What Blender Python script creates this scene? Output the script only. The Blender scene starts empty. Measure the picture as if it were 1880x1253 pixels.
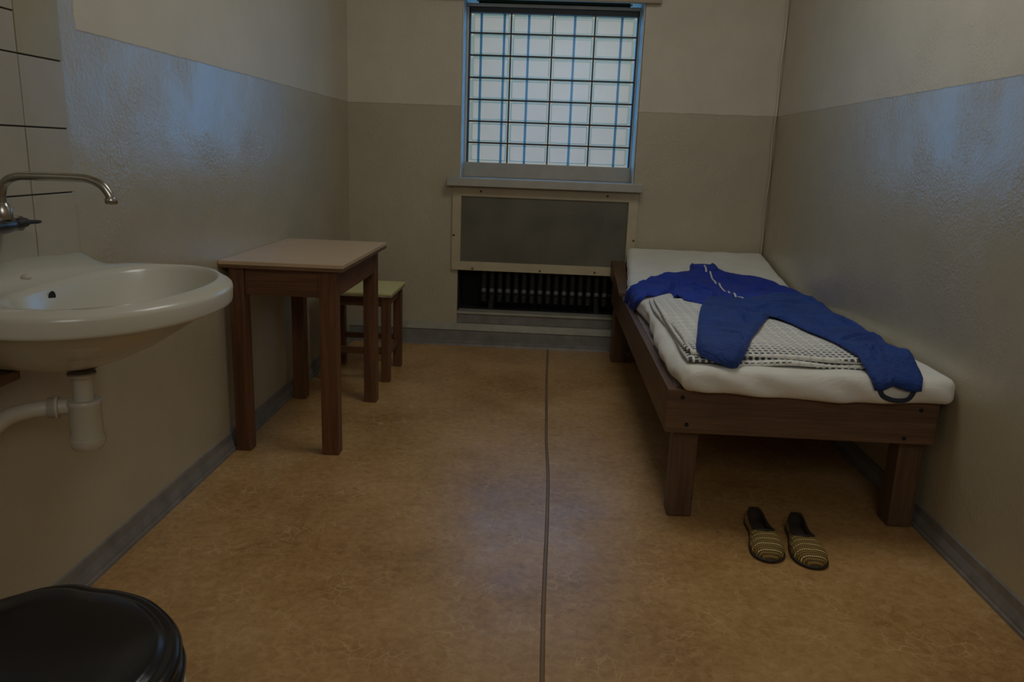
import bpy, bmesh, math, random
from mathutils import Vector, Matrix, noise, geometry
random.seed(4)
C = bpy.context.scene.collection
PI = math.pi
XL, XR, YB, YN, ZC, ZD = -1.198, 1.292, 4.738, -1.3, 2.9, 1.430

# ------------------------------------------------------------ camera, light
cam = bpy.data.cameras.new('camera'); co = bpy.data.objects.new('camera', cam); C.objects.link(co)
yaw, pitch, roll = -.0388, -.2343, .037
f = Vector((math.sin(yaw)*math.cos(pitch), math.cos(yaw)*math.cos(pitch), math.sin(pitch)))
r = Vector((math.cos(yaw), -math.sin(yaw), 0)); u = r.cross(f)
r2 = r*math.cos(roll) + u*math.sin(roll); u2 = -r*math.sin(roll) + u*math.cos(roll)
co.matrix_world = Matrix(((r2.x,u2.x,-f.x,0),(r2.y,u2.y,-f.y,0),(r2.z,u2.z,-f.z,1.1664),(0,0,0,1)))
cam.sensor_width = 36; cam.lens = 36*1436.5/1880; cam.clip_start = .05
bpy.context.scene.camera = co
w = bpy.data.worlds.new('sky'); bpy.context.scene.world = w; w.use_nodes = True
bg = w.node_tree.nodes['Background']; bg.inputs[0].default_value = (.12,.46,1,1); bg.inputs[1].default_value = 2.8
def light(name, kind, loc, rot, energy, col, **k):
    l = bpy.data.lights.new(name, kind); o = bpy.data.objects.new(name, l); C.objects.link(o)
    o.location = loc; o.rotation_euler = rot; l.energy = energy; l.color = col
    for a, b in k.items(): setattr(l, a, b)
    return o
light('sun', 'SUN', (0,0,20), (math.radians(48),0,math.radians(12)), .50, (1,.88,.76), angle=.02)
light('ceiling_lamp_light', 'AREA', (.35,2.6,2.8), (0,0,0), 11.2, (.97,.985,.945), shape='RECTANGLE', size=.9, size_y=.9)
light('front_fill_light', 'AREA', (.3,-1.0,2.2), (math.radians(66),0,0), 10.5, (.97,.985,.945), shape='RECTANGLE', size=1.2, size_y=.8)  # unseen fill light added behind the camera to lift back wall and floor
p = light('window_portal', 'AREA', (-.02,4.99,1.56), (math.radians(-90),0,0), 1, (1,1,1), shape='RECTANGLE', size=1.0, size_y=.95)
p.data.cycles.is_portal = True
vs = bpy.context.scene.view_settings
vs.view_transform = 'Standard'; vs.look = 'None'; vs.exposure = 0; vs.gamma = 1; vs.use_curve_mapping = False

# ------------------------------------------------------------ materials
def nt(name):
    m = bpy.data.materials.new(name); m.use_nodes = True
    t = m.node_tree; return m, t, t.nodes['Principled BSDF']
def N(t, kind, **k):
    n = t.nodes.new(kind)
    for a, b in k.items():
        if a.startswith('i_'):
            key = a[2:]; n.inputs[int(key) if key.isdigit() else key.replace('_',' ')].default_value = b
        else: setattr(n, a, b)
    return n
def coords(t, scale=(1,1,1), kind='Object', rot=(0,0,0)):
    a = N(t,'ShaderNodeTexCoord'); m = N(t,'ShaderNodeMapping'); m.inputs['Scale'].default_value = scale; m.inputs['Rotation'].default_value = rot
    t.links.new(a.outputs[kind], m.inputs[0]); return m.outputs[0]
def ramp(t, fac, stops):
    n = N(t,'ShaderNodeValToRGB'); e = n.color_ramp.elements
    while len(e) < len(stops): e.new(.5)
    for s, (p_, c) in zip(e, stops): s.position = p_; s.color = (*c, 1)
    t.links.new(fac, n.inputs[0]); return n.outputs[0]
def mixc(t, fac, a, b, mode='MIX'):
    n = N(t,'ShaderNodeMix', data_type='RGBA', blend_type=mode)
    for s, v in ((0,fac),(6,a),(7,b)):
        if hasattr(v,'node'): t.links.new(v, n.inputs[s])
        else: n.inputs[s].default_value = v if s == 0 else (*v,1)
    return n.outputs[2]
def mth(t, op, a, b=0, c=None):
    n = N(t,'ShaderNodeMath', operation=op)
    for i, v in enumerate((a,b) if c is None else (a,b,c)):
        if hasattr(v,'node'): t.links.new(v, n.inputs[i])
        else: n.inputs[i].default_value = v
    return n.outputs[0]
def nz(t, vec, scale, detail=4, rough=.55, dist=0):
    n = N(t,'ShaderNodeTexNoise', i_Scale=scale, i_Detail=detail, i_Roughness=rough, i_Distortion=dist); t.links.new(vec, n.inputs[0]); return n.outputs[0]
def bump(t, b, h, strength, dist=.01):
    n = N(t,'ShaderNodeBump', i_Strength=strength, i_Distance=dist); t.links.new(h, n.inputs['Height']); t.links.new(n.outputs[0], b.inputs['Normal'])
def plain(name, col, rough=.5, metal=0, var=.12, scale=9, spec=.5, bmp=0, bscale=60, coat=0):
    m, t, b = nt(name); v = coords(t)
    n = nz(t, v, scale)
    lo = tuple(c*(1-var) for c in col); hi = tuple(min(1,c*(1+var)) for c in col)
    t.links.new(ramp(t, n, [(.3,lo),(.7,hi)]), b.inputs['Base Color'])
    b.inputs['Roughness'].default_value = rough; b.inputs['Metallic'].default_value = metal; b.inputs['Specular IOR Level'].default_value = spec
    b.inputs['Coat Weight'].default_value = coat
    if bmp: bump(t, b, nz(t, v, bscale), bmp, .004)
    return m
def wood(name, dark, light_, axis=2, rough=.45, scale=1, spec=.5):
    m, t, b = nt(name); s = [14*scale]*3; s[axis] = .9*scale
    v = coords(t, tuple(s)); n1 = nz(t, v, 2.2, 6, .6, .7); s2 = [60*scale]*3; s2[axis] = 2*scale
    n2 = nz(t, coords(t, tuple(s2)), 3, 3)
    c = ramp(t, n1, [(.28,dark),(.5,tuple((a+b_)/2 for a,b_ in zip(dark,light_))),(.72,light_)])
    c = mixc(t, .35, c, ramp(t, n2, [(.35,(.45,.42,.4)),(.65,(1.1,1.1,1.1))]), 'MULTIPLY')
    t.links.new(c, b.inputs['Base Color']); b.inputs['Roughness'].default_value = rough; b.inputs['Specular IOR Level'].default_value = spec
    bump(t, b, n2, .25, .002); return m
UP, LO = (.66,.60,.48), (.455,.395,.272)
def wall_paint(name, glossy, strip=False, chip=0):
    m, t, b = nt(name); v = coords(t); sp = N(t,'ShaderNodeSeparateXYZ'); t.links.new(v, sp.inputs[0])
    edge = nz(t, v, 14, 3); z = mth(t,'ADD', sp.outputs[2], mth(t,'MULTIPLY', mth(t,'SUBTRACT', edge, .5), .008))
    low = mth(t,'LESS_THAN', z, ZD)
    if strip:
        y = mth(t,'ADD', sp.outputs[1], mth(t,'MULTIPLY', mth(t,'SUBTRACT', edge, .5), .02))
        low = mth(t,'MAXIMUM', low, mth(t,'LESS_THAN', y, 2.03))
    big = nz(t, v, 1.7, 4); fine = nz(t, v, 7, 5)
    var = ramp(t, mth(t,'ADD', mth(t,'MULTIPLY',big,.6), mth(t,'MULTIPLY',fine,.4)), [(.3,(.9,.9,.88)),(.7,(1.05,1.05,1.05))])
    c = mixc(t, 1, mixc(t, low, UP, LO), var, 'MULTIPLY')
    nostrip = mth(t,'GREATER_THAN', sp.outputs[1], 2.03 if strip else -9)
    ln = mth(t,'LESS_THAN', mth(t,'ABSOLUTE', mth(t,'SUBTRACT', z, ZD)), .0022)
    c = mixc(t, mth(t,'MULTIPLY', mth(t,'MULTIPLY', ln, nostrip), .45), c, (.16,.13,.09))
    t.links.new(c, b.inputs['Base Color'])
    rr = mth(t,'ADD', mth(t,'MULTIPLY', low, .0), .52)
    t.links.new(mth(t,'MULTIPLY', low, 1.0 if glossy < .4 else .3), b.inputs['Coat Weight']); b.inputs['Coat Roughness'].default_value = .23; b.inputs['Coat IOR'].default_value = 1.55
    t.links.new(mth(t,'ADD', rr, mth(t,'MULTIPLY', mth(t,'SUBTRACT',big,.5), .12)), b.inputs['Roughness'])
    b.inputs['IOR'].default_value = 1.5
    t.links.new(mth(t,'ADD', mth(t,'MULTIPLY', low, .35), .55), b.inputs['Specular IOR Level'])
    # orange-peel roller texture with peeling scabs, stronger on the enamel
    vo = N(t,'ShaderNodeTexVoronoi', feature='SMOOTH_F1', i_Scale=120); t.links.new(v, vo.inputs[0])
    md = nz(t, v, 62, 5, .65, .5); patch = ramp(t, nz(t, v, 3.2, 3), [(.42,(.3,.3,.3)),(.62,(.9,.9,.9))])
    h = mth(t,'MULTIPLY', mth(t,'ADD', mth(t,'MULTIPLY',vo.outputs[0],.5), md), patch)
    h = mth(t,'ADD', h, mth(t,'MULTIPLY', nz(t, v, 4, 2), 2.0))
    h = mth(t,'ADD', h, mth(t,'MULTIPLY', low, .25))
    bump(t, b, h, .50, .0045); t.links.new(b.inputs['Normal'].links[0].from_socket, b.inputs['Coat Normal']); return m
M = {}
M['wall_side'] = wall_paint('enamel_paint_left', .30, True); M['wall_right'] = wall_paint('enamel_paint_right', .30)
M['wall_back'] = wall_paint('enamel_paint_back', .42)
M['ceiling'] = plain('ceiling_paint', (.72,.66,.54), .8)
# linoleum
m, t, b = nt('marbled_linoleum'); v = coords(t)
n1 = nz(t, v, 2.2, 6, .6); n2 = nz(t, v, 36, 6, .72, .6)
c = ramp(t, mth(t,'ADD', mth(t,'MULTIPLY', n1,.5), mth(t,'MULTIPLY', n2,.5)), [(.38,(.33,.175,.056)),(.5,(.46,.262,.098)),(.62,(.57,.345,.150))])
vd = N(t,'ShaderNodeTexNoise', i_Scale=6, i_Detail=3); t.links.new(v, vd.inputs[0])
ad = N(t,'ShaderNodeVectorMath', operation='MULTIPLY_ADD'); ad.inputs[1].default_value = (.16,.16,.16); t.links.new(vd.outputs[1], ad.inputs[0]); t.links.new(v, ad.inputs[2])
vo = N(t,'ShaderNodeTexVoronoi', feature='DISTANCE_TO_EDGE', i_Scale=21); t.links.new(ad.outputs[0], vo.inputs[0])
vein = ramp(t, vo.outputs[0], [(.0,(1,1,1)),(.05,(0,0,0))])
vm = ramp(t, nz(t, v, 7, 3), [(.45,(0,0,0)),(.65,(1,1,1))])
vein = mixc(t, 1, vein, vm, 'MULTIPLY')
c = mixc(t, mth(t,'MULTIPLY', vein, .55), c, (.70,.48,.24))
t.links.new(c, b.inputs['Base Color'])
t.links.new(ramp(t, nz(t, v, 5, 5, .65), [(.3,(.27,.27,.27)),(.7,(.40,.40,.40))]), b.inputs['Roughness'])
b.inputs['Specular IOR Level'].default_value = .55
bump(t, b, mth(t,'ADD', mth(t,'MULTIPLY', nz(t, v, 3.5, 2), 5), mth(t,'MULTIPLY', nz(t, v, 90, 3), .5)), .35, .0012)
M['floor'] = m
M['seam'] = plain('linoleum_weld_bead', (.20,.12,.06), .35)
M['skirt'] = plain('grey_skirting', (.20,.185,.17), .35, var=.2, scale=14)
M['skirt_light'] = plain('grey_ledge_paint', (.36,.34,.27), .45, var=.15)
M['tile'] = plain('glazed_tile', (.42,.38,.31), .2, var=.04)
M['tile_yellow'] = plain('yellowed_glazed_tile', (.38,.34,.22), .2, var=.04)
M['grout'] = plain('dark_grout', (.10,.095,.085), .8)
M['sill'] = plain('window_sill_paint', (.42,.40,.35), .42, var=.1)
M['reveal'] = plain('reveal_paint', (.62,.62,.58), .5, var=.08)
M['black_metal'] = plain('black_painted_steel', (.025,.03,.032), .4)
M['blue_metal'] = plain('weathered_outer_bar', (.04,.12,.06), .5)
M['board'] = plain('grille_frame_paint', (.50,.42,.28), .45, var=.08)
M['pelmet'] = plain('pelmet_paint', (.40,.32,.22), .5)
M['screw'] = plain('rusty_screw', (.14,.09,.05), .5, .6)
M['mesh'] = plain('dark_wire_mesh', (.20,.185,.14), .5, .2, var=.25, scale=5)
M['iron'] = plain('cast_iron', (.010,.010,.012), .5)
M['lit_iron'] = plain('lit_iron', (.13,.13,.14), .6)  # paler than the cast iron: the light on the hubs is painted in
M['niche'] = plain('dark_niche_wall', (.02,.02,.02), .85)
M['ceramic'] = plain('glazed_ceramic', (.58,.555,.47), .22, var=.02, spec=.6)
M['plastic'] = plain('aged_white_plastic', (.52,.47,.37), .38, var=.08)
M['rubber'] = plain('black_rubber', (.02,.02,.02), .6)
M['hole'] = plain('dark_hole', (.01,.01,.01), .9)
M['chrome'] = plain('dull_chrome', (.42,.40,.36), .26, 1, var=.15, scale=20)
M['dark_chrome'] = plain('tarnished_chrome', (.10,.10,.10), .30, .9, var=.5, scale=25)
M['black_plastic'] = plain('black_gloss_plastic', (.014,.014,.015), .20, var=.05, spec=.4)
M['laminate'] = plain('table_laminate', (.55,.40,.26), .33, var=.06, scale=5)
M['laminate_y'] = plain('yellow_laminate', (.66,.60,.27), .35, var=.05)
M['edge'] = wood('table_edge_wood', (.10,.05,.022), (.20,.11,.05), 0)
M['edge_y'] = plain('worn_stool_edge', (.34,.28,.15), .5, var=.25, scale=30)
for a, nm in enumerate('xyz'):
    M['wood_'+nm] = wood('varnished_wood_'+nm, (.085,.032,.012), (.20,.085,.034), a)
    M['bed_'+nm] = wood('bed_wood_'+nm, (.080,.041,.021), (.165,.088,.044), a, .5)
M['slat'] = wood('bed_base_board', (.22,.17,.15), (.34,.28,.25), 0, .6)
# sheet
m, t, b = nt('white_sheet'); v = coords(t)
t.links.new(ramp(t, nz(t,v,5,4), [(.3,(.72,.70,.635)),(.7,(.82,.80,.74))]), b.inputs['Base Color'])
b.inputs['Roughness'].default_value = .85; b.inputs['Sheen Weight'].default_value = .2
bump(t, b, mth(t,'ADD', nz(t, coords(t,(1,3,1)), 9, 3, .5, 1.2), mth(t,'MULTIPLY', nz(t,v,400,1), .03)), .5, .01); M['sheet'] = m
# blanket: fine plaid with dark knots
m, t, b = nt('plaid_blanket'); v = coords(t); sp = N(t,'ShaderNodeSeparateXYZ'); t.links.new(v, sp.inputs[0])
def tri(o, period): return mth(t,'ABSOLUTE', mth(t,'SUBTRACT', mth(t,'FRACT', mth(t,'DIVIDE', o, period)), .5))
yz = mth(t,'ADD', sp.outputs[1], mth(t,'MULTIPLY', sp.outputs[2], -1.1))
tx, ty = tri(sp.outputs[0], .0195), tri(yz, .030)
near = ramp(t, mth(t,'ADD', sp.outputs[1], .60), [(.10,(1,1,1)),(.26,(0,0,0))])   # denser woven border at the foot end
dot = mth(t,'MULTIPLY', mth(t,'LESS_THAN', tx, mth(t,'ADD', .2, mth(t,'MULTIPLY', near, .10))), mth(t,'LESS_THAN', ty, mth(t,'ADD', .15, mth(t,'MULTIPLY', near, .10))))
line = mth(t,'MAXIMUM', mth(t,'LESS_THAN', tri(sp.outputs[0],.039), .11), mth(t,'LESS_THAN', tri(yz,.060), .09))
patch = ramp(t, nz(t, v, 6, 3), [(.40,(.35,.35,.35)),(.60,(1,1,1))])
c = mixc(t, mth(t,'MULTIPLY', line, .32), (.76,.745,.69), (.33,.37,.47))
c = mixc(t, mth(t,'MULTIPLY', dot, mth(t,'MAXIMUM', mth(t,'MULTIPLY', patch, .62), mth(t,'MULTIPLY', near, .95))), c, (.05,.05,.055))
t.links.new(c, b.inputs['Base Color']); b.inputs['Roughness'].default_value = .95
wv = N(t,'ShaderNodeTexNoise', i_Scale=160, i_Detail=2); t.links.new(v, wv.inputs[0])
bump(t, b, mth(t,'ADD', mth(t,'MULTIPLY', dot, .5), wv.outputs[0]), .6, .003); M['blanket'] = m
def cloth(name, col):
    m, t, b = nt(name); v = coords(t)
    t.links.new(ramp(t, nz(t,v,10,4), [(.3,tuple(x*.85 for x in col)),(.7,tuple(x*1.12 for x in col))]), b.inputs['Base Color'])
    b.inputs['Roughness'].default_value = .75; b.inputs['Sheen Weight'].default_value = .1; b.inputs['Sheen Tint'].default_value = (.3,.4,1,1)
    bump(t, b, mth(t,'ADD', nz(t, coords(t,(1,1.6,1)), 20, 4, .55, 1.6), mth(t,'MULTIPLY', nz(t,v,500,1),.04)), .9, .011); return m
M['jacket'] = cloth('royal_blue_knit', (.007,.034,.34)); M['trousers'] = cloth('faded_blue_knit', (.009,.044,.23))
M['zip'] = plain('white_zip_tape', (.70,.68,.66), .6); M['strap'] = plain('dark_elastic', (.02,.025,.05), .8)
# slipper fabric
m, t, b = nt('striped_slipper_weave'); v = coords(t); sp = N(t,'ShaderNodeSeparateXYZ'); t.links.new(v, sp.inputs[0])
yy = mth(t,'ADD', sp.outputs[1], mth(t,'MULTIPLY', nz(t,v,18,2), .012))
s1 = mth(t,'FRACT', mth(t,'DIVIDE', yy, .024)); s2 = mth(t,'FRACT', mth(t,'DIVIDE', yy, .008))
c = mixc(t, mth(t,'LESS_THAN', s2, .55), (.085,.048,.012), (.32,.21,.05))
c = mixc(t, mth(t,'LESS_THAN', s1, .17), c, (.72,.55,.20))
c = mixc(t, mth(t,'LESS_THAN', mth(t,'FRACT', mth(t,'DIVIDE', sp.outputs[0], .006)), .3), c, (.12,.07,.02))
t.links.new(c, b.inputs['Base Color']); b.inputs['Roughness'].default_value = .85
bump(t, b, mth(t,'ADD', s2, nz(t,v,250,2)), .5, .002); M['slipper'] = m
M['sole'] = plain('dark_sole', (.022,.014,.010), .6); M['lining'] = plain('brown_lining', (.055,.036,.026), .9)
# glass of the blocks
def glassm(name, col, gl):
    m = bpy.data.materials.new(name); m.use_nodes = True; t = m.node_tree; t.nodes.clear()
    o = N(t,'ShaderNodeOutputMaterial'); mx = N(t,'ShaderNodeMixShader'); tr = N(t,'ShaderNodeBsdfTransparent'); g = N(t,'ShaderNodeBsdfGlossy', i_Roughness=.25)
    tr.inputs[0].default_value = (*col,1); mx.inputs[0].default_value = gl
    v = coords(t); c = ramp(t, nz(t, v, 8, 2), [(.3,tuple(x*.95 for x in col)),(.7,col)]); t.links.new(c, tr.inputs[0])
    t.links.new(tr.outputs[0], mx.inputs[1]); t.links.new(g.outputs[0], mx.inputs[2])
    tl_ = N(t,'ShaderNodeBsdfTranslucent'); tl_.inputs[0].default_value = (*[min(1,x) for x in col],1); m2 = N(t,'ShaderNodeMixShader'); m2.inputs[0].default_value = .075
    t.links.new(mx.outputs[0], m2.inputs[1]); t.links.new(tl_.outputs[0], m2.inputs[2]); t.links.new(m2.outputs[0], o.inputs[0]); return m
M['glass'] = glassm('clear_block_glass', (.985,.985,.98), .03); M['glass_rim'] = glassm('greenish_block_rim', (.45,.72,.76), .05)
M['facade'] = plain('added_building_ochre', (.85,.27,.09), .9, var=.03); M['ground'] = plain('courtyard_ground', (.4,.39,.36), .9)

# ------------------------------------------------------------ helpers
def link(name, me, mat, parent=None, loc=None, smooth=False):
    o = bpy.data.objects.new(name, me); C.objects.link(o)
    for mm in (mat if isinstance(mat,(list,tuple)) else [mat]): me.materials.append(mm)
    if loc: o.location = loc
    if parent: o.parent = parent
    if smooth:
        for p_ in me.polygons: p_.use_smooth = True
    return o
def mk(name, verts, faces, mat, parent=None, smooth=False, loc=None, mi=None):
    me = bpy.data.meshes.new(name); me.from_pydata([tuple(v_) for v_ in verts], [], faces)
    bm = bmesh.new(); bm.from_mesh(me); bmesh.ops.recalc_face_normals(bm, faces=bm.faces); bm.to_mesh(me); bm.free()
    if mi:
        for p_, k in zip(me.polygons, mi): p_.material_index = k
    return link(name, me, mat, parent, loc, smooth)
def bm_box(bm, a, b_, bev=0):
    vs_ = bmesh.ops.create_cube(bm, size=1)['verts']
    for v_ in vs_: v_.co = Vector([(a[i]+b_[i])/2 + v_.co[i]*(b_[i]-a[i]) for i in range(3)])
    if bev:
        es = {e for v_ in vs_ for e in v_.link_edges}
        bmesh.ops.bevel(bm, geom=list(es), offset=bev, segments=2, affect='EDGES', profile=.6)
def boxes(name, L, mat, parent=None, bev=0, loc=None):
    bm = bmesh.new()
    for a, b_ in L: bm_box(bm, a, b_, bev)
    me = bpy.data.meshes.new(name); bm.to_mesh(me); bm.free(); return link(name, me, mat, parent, loc)
def box(name, a, b_, mat, parent=None, bev=.002, loc=None): return boxes(name, [(a,b_)], mat, parent, bev, loc)
def thing(name, label, cat, loc=(0,0,0), group=None, rz=0):
    o = bpy.data.objects.new(name, None); C.objects.link(o); o.location = loc; o.rotation_euler = (0,0,rz); o.empty_display_size = .1
    o['label'] = label; o['category'] = cat
    if group: o['group'] = group
    return o
def tag(o, label, cat, group=None):
    o['label'] = label; o['category'] = cat
    if group: o['group'] = group
    return o
def struct(o): o['kind'] = 'structure'; return o
def smoothpath(pts, n=8):
    P = [Vector(p_) for p_ in pts]; out = []
    for i in range(len(P)-1):
        a, b_, c_, d = P[max(i-1,0)], P[i], P[i+1], P[min(i+2,len(P)-1)]
        for k in range(n):
            s = k/n; out.append(.5*((2*b_)+(c_-a)*s+(2*a-5*b_+4*c_-d)*s*s+(3*b_-a-3*c_+d)*s**3))
    return out+[P[-1]]
def tube(name, pts, rad, mat, parent=None, seg=16, flat=1, cap=True):
    P = [Vector(p_) for p_ in pts]; V = []; F = []; up = None
    for i, q in enumerate(P):
        d = (P[min(i+1,len(P)-1)]-P[max(i-1,0)]).normalized()
        if up is None: up = Vector((0,0,1)) if abs(d.z) < .9 else Vector((0,1,0))
        s = d.cross(up).normalized(); up = s.cross(d).normalized()
        rr = rad[i] if isinstance(rad,(list,tuple)) else rad
        for k in range(seg):
            a = 2*PI*k/seg; V.append(q + s*math.cos(a)*rr + up*math.sin(a)*rr*flat)
    for i in range(len(P)-1):
        for k in range(seg):
            F.append((i*seg+k, i*seg+(k+1)%seg, (i+1)*seg+(k+1)%seg, (i+1)*seg+k))
    if cap: F += [tuple(range(seg)), tuple(range((len(P)-1)*seg, len(P)*seg))]
    o = mk(name, V, F, mat, parent, True)
    for p_ in o.data.polygons[-2:]: p_.use_smooth = not cap
    return o
def lathe(name, prof, mat, parent=None, seg=32, origin=(0,0,0), axis='Z'):
    V = []; F = []
    for rr, h in prof:
        for k in range(seg):
            a = 2*PI*k/seg; x, y, z = rr*math.cos(a), rr*math.sin(a), h
            if axis == 'Y': x, y, z = x, z, y
            if axis == 'X': x, y, z = z, x, y
            V.append((x+origin[0], y+origin[1], z+origin[2]))
    n = len(prof)
    for i in range(n-1):
        for k in range(seg): F.append((i*seg+k, i*seg+(k+1)%seg, (i+1)*seg+(k+1)%seg, (i+1)*seg+k))
    F += [tuple(range(seg)), tuple(range((n-1)*seg, n*seg))]
    o = mk(name, V, F, mat, parent, True)
    md = o.modifiers.new('e','EDGE_SPLIT'); md.split_angle = math.radians(35); return o
def ss(a, b_, x):
    x = min(1, max(0, (x-a)/(b_-a))); return x*x*(3-2*x)

# ------------------------------------------------------------ room shell
WX0, WX1, WZ0, WZ1 = -.532, .497, .98, 2.06       # window opening
NX0, NX1, NZ0, NZ1 = -.533, .50, .205, .97         # radiator niche
D = .42
struct(boxes('floor', [((XL-.1,YN-.1,-.1),(XR+.1,YB+.45,0))], M['floor']))
struct(boxes('ceiling', [((XL-.1,YN-.1,ZC),(XR+.1,YB+.45,ZC+.1))], M['ceiling']))
struct(boxes('wall_left', [((XL-.1,YN-.1,0),(XL,YB,ZC))], M['wall_side']))
struct(boxes('wall_right', [((XR,YN-.1,0),(XR+.1,YB,ZC))], M['wall_right']))
struct(boxes('wall_near', [((XL,YN-.1,0),(XR,YN,ZC))], M['wall_back']))
bk = struct(boxes('wall_back', [((XL-.1,YB,0),(NX0,YB+D,ZC)), ((NX1,YB,0),(XR+.1,YB+D,ZC)), ((NX0,YB,WZ1),(NX1,YB+D,ZC)),
      ((NX0,YB+.27,NZ0),(NX1,YB+D,NZ1)), ((NX0,YB+.02,0),(NX1,YB+D,NZ0))], M['wall_back']))
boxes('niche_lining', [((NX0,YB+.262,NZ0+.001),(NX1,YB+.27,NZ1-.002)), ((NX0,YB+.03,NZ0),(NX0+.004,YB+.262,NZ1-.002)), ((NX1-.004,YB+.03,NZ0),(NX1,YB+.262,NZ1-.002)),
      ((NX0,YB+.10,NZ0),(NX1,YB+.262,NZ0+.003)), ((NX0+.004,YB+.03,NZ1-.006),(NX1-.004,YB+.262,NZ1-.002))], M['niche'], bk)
boxes('niche_ledge', [((NX0,YB-.004,.195),(NX1,YB+.10,.209))], M['skirt_light'], bk, .003)
boxes('niche_kerb', [((NX0,YB+.004,.137),(NX1,YB+.03,.195))], M['skirt'], bk)
# rough plaster ridge running down the back right corner
tube('corner_ridge', smoothpath([(XR-.012+.004*math.sin(i*1.9),YB-.008,.6+i*.12) for i in range(19)],3), .007, M['wall_back'], bk, 8)
# floor weld seam
tube('floor_seam', smoothpath([(.038,YN,0),(.037,1.2,0),(.037,1.774,0),(.040,2.04,0),(.044,2.28,0),(.047,2.6,0),(.046,2.81,0),(.039,3.1,0),(.038,3.46,0),(.036,4.0,0),(.041,4.715,0)],6),
     .0062, M['seam'], bpy.data.objects['floor'], 8, .3)
# skirting, extruded profile
def skirt(name, prof, a, b_, nrm, mat):
    V = []; a, b_, nrm = Vector(a), Vector(b_), Vector(nrm)
    for q in (a, b_):
        for d, z in prof: V.append(q + nrm*d + Vector((0,0,z)))
    n = len(prof); F = [(i,(i+1)%n,n+(i+1)%n,n+i) for i in range(n)] + [tuple(range(n)), tuple(range(n,2*n))]
    return struct(mk(name, V, F, mat))
PF = [(0,0),(0,.072),(.006,.070),(.008,.044),(.017,.022),(.0185,.012),(.0225,.010),(.0235,0)]
skirt('baseboard_left', PF, (XL,YN,0), (XL,YB,0), (1,0,0), M['skirt'])
skirt('baseboard_right', PF, (XR,YN,0), (XR,YB,0), (-1,0,0), M['skirt'])
skirt('baseboard_back', [(0,0),(0,.094),(.022,.090),(.024,.030),(.034,.026),(.036,.010),(.04,0)], (XL,YB,0), (XR,YB,0), (0,-1,0), M['skirt'])
skirt('trim_1', [(0,.094),(0,.136),(.014,.134),(.022,.098),(.022,.094)], (XL,YB,0), (XR,YB,0), (0,-1,0), M['skirt_light'])

# ------------------------------------------------------------ window
win = thing('window_1', '', ''); del win['label']; del win['category']; struct(win)
YG = 4.93
box('reveal', (WX0,YB+.001,1.0), (WX0+.006,YB+D,WZ1), M['reveal'], win, 0)
box('reveal', (WX1-.006,YB+.001,1.0), (WX1,YB+D,WZ1), M['reveal'], win, 0)
box('reveal', (WX0,YB+.001,WZ1-.006), (WX1,YB+D,WZ1), M['reveal'], win, 0)
box('sill', (-.600,4.655,.974), (.546,YB+D,1.024), M['sill'], win, .006)
box('bottom_rail', (WX0+.006,4.88,1.024), (WX1-.006,4.93,1.112), M['sill'], win, .004)
# steel frame and grid bars in front of the glass blocks
CX = [-.502,-.264,-.0185,.2295,.474]; CZ = [1.112,1.229,1.355,1.482,1.608,1.735,1.860,1.978]
box('steel_frame', (CX[0]-.010,YG-.02,1.1), (CX[0]-.001,YG+.03,2.0), M['black_metal'], win)
box('steel_frame', (CX[4]+.001,YG-.02,1.1), (CX[4]+.009,YG+.03,2.0), M['black_metal'], win)
box('window_frame', (WX0+.0065,YG-.03,1.112), (CX[0]-.0105,YG+.03,2.0), M['reveal'], win)
box('window_frame', (CX[4]+.0095,YG-.03,1.112), (WX1-.0065,YG+.03,2.0), M['reveal'], win)
box('steel_frame', (CX[0]-.010,YG-.02,1.972), (CX[4]+.009,YG+.03,2.004), M['black_metal'], win)
for x in CX[1:4]: box('grid_bar', (x-.0045,YG-.012,1.112), (x+.0045,YG-.004,1.972), M['black_metal'], win, .001)
for z in CZ[1:7]: box('grid_bar', (CX[0]-.001,YG-.006,z-.005), (CX[4]+.001,YG+.002,z+.005), M['black_metal'], win, .001)
def block_mesh(wd, ht, dp):
    bm = bmesh.new(); bm_box(bm, (-wd/2,0,-ht/2), (wd/2,dp,ht/2))
    fr = [f_ for f_ in bm.faces if abs(f_.normal.y) > .9]
    for f_ in bm.faces: f_.material_index = 1
    r_ = bmesh.ops.inset_individual(bm, faces=fr, thickness=.0165)
    for f_ in fr: f_.material_index = 0
    es = [e for e in bm.edges if all(abs(v_.co.x) > wd/2-.001 for v_ in e.verts) and all(abs(v_.co.z) > ht/2-.001 for v_ in e.verts)]
    bmesh.ops.bevel(bm, geom=es, offset=.008, segments=2, affect='EDGES')
    me = bpy.data.meshes.new('glass_block'); bm.to_mesh(me); bm.free()
    me.materials.append(M['glass']); me.materials.append(M['glass_rim']); return me
cache = {}
for i in range(4):
    for j in range(7):
        wd, ht = round(CX[i+1]-CX[i]-.008,3), round(CZ[j+1]-CZ[j]-.006 - (.006 if j == 6 else 0),3)
        if (wd,ht) not in cache: cache[(wd,ht)] = block_mesh(wd, ht, .06)
        o = bpy.data.objects.new('glass_block', cache[(wd,ht)]); C.objects.link(o); o.parent = win
        o.location = ((CX[i]+CX[i+1])/2, YG+.004, (CZ[j]+CZ[j+1])/2 - (.003 if j == 6 else 0))
for x in (-.456,-.315,-.165,.115,.400):
    tube('outer_bar', [(x,5.10,1.0),(x,5.10,2.2)], .008, M['blue_metal'], win, 10)
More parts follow.
